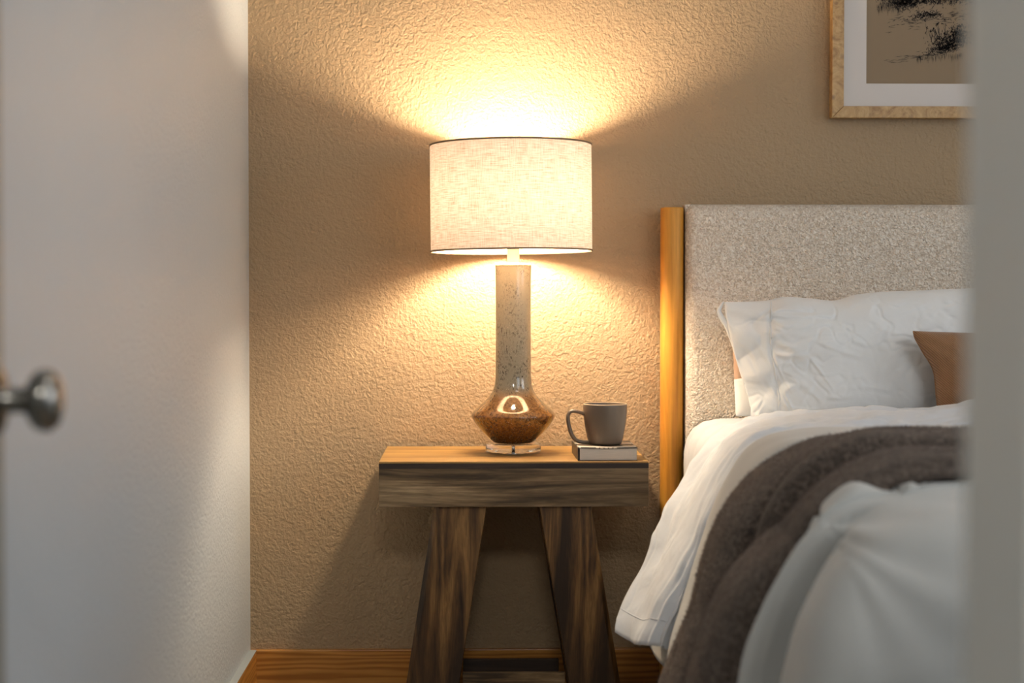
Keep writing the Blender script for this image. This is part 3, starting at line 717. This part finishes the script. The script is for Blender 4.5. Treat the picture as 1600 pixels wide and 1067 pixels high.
def fold(u, v_, p):
    f = ss(.45, .62, v_)
    a = p.z*.0
    g_ = 1-.8*ss(.8, 1, u); r = g_*(.007*nz(p, 9, 4) + .004*nz(V3(p.x*1.6, p.y*.7, p.z*.6), 26, 2) - .005*crz(V3(p.x*1.3, p.y, p.z*.7), 15, 6))
    r += crease(FCR, u*.42, v_*1.0)*(1-.6*ss(.85, 1, u))
    r += .010*f*math.sin(u*10+p.z*6)*ss(0, .1, u)*(1-ss(.8, 1, u))
    r += .0035*math.sin(u*34+p.x*9+2*nz(p, 5, 1))*math.exp(-((v_-.5)/.12)**2)
    return r
G = displace(G, fold, -1)
top = grid_mesh('turned_back_coverlet', G, M['linen'], None, .006)
tag(top, 'white turned-back cover whose hemmed corner hangs beside the nightstand', 'bedspread')
hemp = [G[i][-7] for i in range(0, 103, 3)]
hem = tube('hem_stitching', hemp, .0010, M['linen'], top, 6, 60)

# throw blanket
fe = [at(1700, 662, 3.0), at(1600, 661, 3.0), at(1509, 660, 3.0), at(1391, 657, 3.0), at(1334, 661, 3.0), at(1270, 679, 3.0), at(1215, 701, 3.0), at(1159, 733, 3.0), at(1130, 771, 3.0), at(1113, 819, 3.02), at(1092, 880, 3.03), at(1078, 941, 3.05), at(1056, 994, 3.06), at(1030, 1064, 3.07), at(1005, 1135, 3.08)]
ne = [at(1700, 741, 2.36), at(1600, 739, 2.36), at(1517, 739, 2.36), at(1377, 743, 2.36), at(1312, 753, 2.36), at(1272, 771, 2.36), at(1242, 797, 2.36), at(1211, 836, 2.37), at(1189, 868, 2.38), at(1170, 900, 2.39), at(1150, 935, 2.40), at(1137, 962, 2.41), at(1122, 1005, 2.42), at(1108, 1064, 2.44), at(1094, 1135, 2.46)]
tz = lambda L_: [p+V3(0, 0, .014*ss(.6, .68, p.z)) for p in L_]
ne = tz(ne)
def plen(L_): return sum((a-b_).length for a, b_ in zip(L_, L_[1:]))
l_old = (plen(fe)+plen(ne))/2
fe = [V3(1.93, ydd(3.0), .735), V3(1.6, ydd(3.0), .735), V3(1.28, ydd(3.0), .735)] + fe
ne = [V3(1.93, ydd(2.37), .715), V3(1.6, ydd(2.36), .718), V3(1.18, ydd(2.36), .719)] + ne
l_new = (plen(fe)+plen(ne))/2
G = loft([fe, [a.lerp(b_, .5)+V3(0, 0, .004) for a, b_ in zip(fe, ne)], ne], 120, 330)
def thr(u, v_, p):                                            # u: far->near across the throw, v: top->hang
    v_ = max(0, (v_*l_new-(l_new-l_old))/l_old)
    v1 = .30+.22*ss(.1, .75, v_); v2 = .66-.02*ss(.3, .8, v_); m2_ = 1-ss(.45, .8, v_)
    def hump(a, b__, A):
        t_ = (u-a)/(b__-a)
        return A*(max(0, 4*t_*(1-t_)))**.42 if 0 < t_ < 1 else 0
    h = hump(-.01, v1, .052+.022*ss(.4, .65, v_))
    if m2_ > .01:
        h = max(h, hump(v1, v2+.03, .058*(.3+.7*m2_)), hump(v2, 1.01, .038), (1-m2_)*hump(v1, 1.01, .072))
    else: h = max(h, hump(v1, 1.01, .072))
    h += .0025*math.sin(u*26+v_*5+4*nz(p, 3, 2))
    e_ = min(u, 1-u); return h*(.62+.38*ss(.3, .6, v_))-(.012+.026*(1-u))*(1-ss(.35, .6, v_))-.062*ss(.35, .6, v_) - (.045+.030*ss(.42, .6, v_))*math.exp(-((u-v1)/.026)**2) - .035*m2_*math.exp(-((u-v2)/.024)**2) + .006*nz(p, 7, 6) - .014*(1-ss(0, .05, e_))
G = displace(G, thr, -1)
th_o = grid_mesh('throw_blanket', G, M['throw'], None, .010)
tag(th_o, 'dark brown wool throw blanket folded across the foot of the bed', 'blanket')
# short wool fibres that make the fuzzy outline
vs = []; fs = []; rg = random.Random(5); Rn, Kn = len(G), len(G[0])
for _ in range(70000):
    i = rg.randrange(Rn-1); j = rg.randrange(60, Kn-1)
    p = G[i][j].lerp(G[i+1][j+1], rg.random())
    nn_ = (G[i+1][j]-G[i][j]).cross(G[i][j+1]-G[i][j]).normalized()*-1
    L_ = rg.uniform(.003, .0075); d_ = (nn_ + V3(rg.gauss(0, .8), rg.gauss(0, .8), rg.gauss(0, .8))).normalized()*L_
    s_ = d_.orthogonal().normalized()*.00028; s_.rotate(__import__('mathutils').Quaternion(d_.normalized(), rg.uniform(0, 6.28)))
    k0 = len(vs); vs += [p-s_, p+s_, p+d_]; fs.append((k0, k0+1, k0+2))
me = bpy.data.meshes.new('wool_fuzz'); me.from_pydata(vs, [], fs); fz = link('wool_fuzz', me, M['wool_fibre'], th_o); fz['kind'] = 'stuff'

# ---------------------------------------------------------------- pillows
def pillow(name, corner, T, m_, wr, dfun, NU=90, NV=60, pw=(2.6, 2.6), extra=None, parent=None, flange=0):
    # corner(u,v)->(px,py) outline map, dfun(u,v)->distance of its mid plane
    G = {}
    for sgn in (1, -1):
        rows = []
        for i in range(NV+1):
            row = []
            for j in range(NU+1):
                u = j/NU; v_ = i/NV; c_ = corner(u, v_); p = at(c_[0], c_[1], dfun(u, v_))
                uu = (u-flange)/(1-flange) if u > flange else 0
                a = 1-abs(2*u-1)**(pw[0]+1.2*bool(flange)); b2 = 1-abs(2*v_-1)**pw[1]
                th_ = T*max(0, a)**(.9 if flange else .55)*max(0, b2)**.5 + .0018
                if extra: th_ += extra(u, v_, p, sgn)*min(1, 8*min(v_, 1-v_)+.1)
                row.append(p + V3(0, -sgn*th_, 0))
            rows.append(row)
        G[sgn] = rows
    K = NU+1; R_ = NV+1; vs = [p for s in (1, -1) for r in G[s] for p in r]; fs = []
    for i in range(NV):
        for j in range(NU):
            a = i*K+j; fs.append((a, a+1, a+K+1, a+K)); b2 = a+R_*K; fs.append((b2, b2+K, b2+K+1, b2+1))
    o_ = R_*K
    for j in range(NU): fs.append((j, j+o_, j+1+o_, j+1)); q = NV*K+j; fs.append((q, q+1, q+1+o_, q+o_))
    for i in range(NV): a = i*K; fs.append((a, a+K, a+K+o_, a+o_)); q = i*K+NU; fs.append((q, q+o_, q+K+o_, q+K))
    me = bpy.data.meshes.new(name); me.from_pydata(vs, [], fs)
    bm = bmesh.new(); bm.from_mesh(me); bmesh.ops.recalc_face_normals(bm, faces=bm.faces); bm.to_mesh(me); bm.free()
    return link(name, me, m_, parent, True), G
PCR = make_creases(26, 4, (.075, .10, .02, .26), (-.2, 1.0), (.05, .20), (.0015, .0042), (.003, .007)) + make_creases(34, 9, (.10, .55, .0, .26), (-.7, .9), (.04, .13), (.0006, .0020), (.003, .007)) + make_creases(12, 2, (.005, .05, .0, .22), (.3, 1.4), (.04, .08), (.0005, .0014), (.003, .006))
def lerp_pts(pts, t):
    P_ = [Vector((a, b_, 0)) for a, b_ in pts]; q = cr(P_, t); return q.x, q.y
# front pillow
L = [(1131.6, 471.6), (1134, 492), (1138, 512), (1145, 544), (1158, 588), (1170, 625), (1172, 650), (1168, 661)]
Tt = [(1131.6, 471.6), (1193, 470), (1224, 464), (1265, 466), (1303, 469.5), (1334, 461), (1375, 456), (1430, 454), (1521, 450), (1580, 449), (1640, 456), (1672, 462)]
Bt = [(1168, 661), (1220, 662), (1290, 663), (1400, 663), (1500, 663), (1600, 663), (1690, 661)]
Rr = [(1672, 462), (1668, 520), (1672, 590), (1690, 661)]
def coons(u, v_):                                             # v: 0 top, 1 bottom
    tx, bx_ = lerp_pts(Tt, u), lerp_pts(Bt, u); l_, r_ = lerp_pts(L, v_), lerp_pts(Rr, v_)
    c00, c10, c01, c11 = Tt[0], Tt[-1], Bt[0], Bt[-1]
    return tuple((1-v_)*tx[k_]+v_*bx_[k_]+(1-u)*l_[k_]+u*r_[k_]-((1-u)*(1-v_)*c00[k_]+u*(1-v_)*c10[k_]+(1-u)*v_*c01[k_]+u*v_*c11[k_]) for k_ in (0, 1))
FLG = .115
def wrk(u, v_, p, s):
    r = .007*nz(p, 8, 2)+.0035*nz(p, 21, 5)- .0045*crz(V3(p.x*.8, p.y, p.z*1.3-.5*p.x), 13, 4) - .003*crz(p, 30, 8)
    e_ = max(0, u-FLG)
    r += .0050*math.sin(v_*26+e_*14+4*nz(p, 6, 8))*math.exp(-e_/.10)*ss(.0, .01, u)*(1 if u > FLG else .5)
    r += .004*math.sin((v_*1.2+u*.5)*14)*math.exp(-((u-.3)/.16)**2)*(v_ > .2)*ss(.2, .4, v_)
    if s > 0: r += crease(PCR, u*.70, v_*.27)
    if abs(u-FLG) < .016: r -= .003*(1-abs(u-FLG)/.016)
    return r
pf, G1 = pillow('pillow', coons, .062, M['pillow'], 0, lambda u, v_: 3.765-.04*v_, extra=wrk, flange=FLG, NU=240, NV=120)
tag(pf, 'large white linen pillow with a seamed hem leaning at the front', 'pillow')
jf = round(FLG*240)
sm = tube('seam', [G1[1][i][jf]+V3(0, -.0006, 0) for i in range(0, 121, 3)], .0013, M['pillow'], pf, 6, 60)
tube('hem_fold', [G1[1][0][0]+V3(0, .004, 0), at(1127, 477, 3.77), at(1123.5, 487, 3.77), at(1130, 500, 3.765), at(1137, 511, 3.76), at(1146, 544, 3.755)], lambda t_: .0055*math.sin(math.pi*min(1, max(.04, t_*.9+.08)))+.0008, M['pillow'], pf, 10, 40)
# white pillow underneath, lying behind the front one
def rectm(x0, y0_, x1, y1_, bulge=3):
    def f(u, v_):
        return (x0+(x1-x0)*u + (bulge*math.sin(math.pi*v_))*(1 if u > .5 else -1)*0, y0_+(y1_-y0_)*v_ - bulge*math.sin(math.pi*u)*(1-2*v_))
    return f
pb, _ = pillow('pillow', lambda u, v_: (1147+ (1650-1147)*u+3*v_*(1-u), 585+(650-585)*v_-10*math.sin(math.pi*u)*(1-v_)+8*(1-u)**8*(1-v_)), .035, M['pillow'], 0, lambda u, v_: 3.865, 60, 30, extra=lambda u, v_, p, s: .003*nz(p, 12, 3))
tag(pb, 'white pillow lying low behind the seamed front pillow', 'pillow')
pc, _ = pillow('pillow', lambda u, v_: (1143+(1600-1143)*u+5*v_*(1-u), 505+(600-505)*v_-10*math.sin(math.pi*u)*(1-v_)), .012, M['peach'], 0, lambda u, v_: 3.915, 60, 30)
tag(pc, 'beige pillow standing against the headboard behind the white ones', 'pillow')
# rust cushion
def cush(u, v_):
    x0 = 1427+ 26*ss(0, .5, v_)+14*v_; top_ = 517+3*math.sin(math.pi*u); bot = 660
    x = x0+(1660-x0)*u; s = math.sin(math.pi*min(1, v_*1.02)); x += -0*s
    y_ = top_+(bot-top_)*v_
    return x, y_
rc, G2 = pillow('cushion', cush, .050, M['rust'], 0, lambda u, v_: 3.63-.02*v_, 60, 50, extra=lambda u, v_, p, s: .002*math.sin((u-v_)*30)*math.exp(-(u+v_)/.25)*2+.002*nz(p, 10, 3))
tag(rc, 'rust brown woven cushion propped against the white pillow', 'cushion')
tube('piping', [G2[1][i][0] for i in range(0, 51, 2)], .0016, M['rust'], rc, 8, 40)
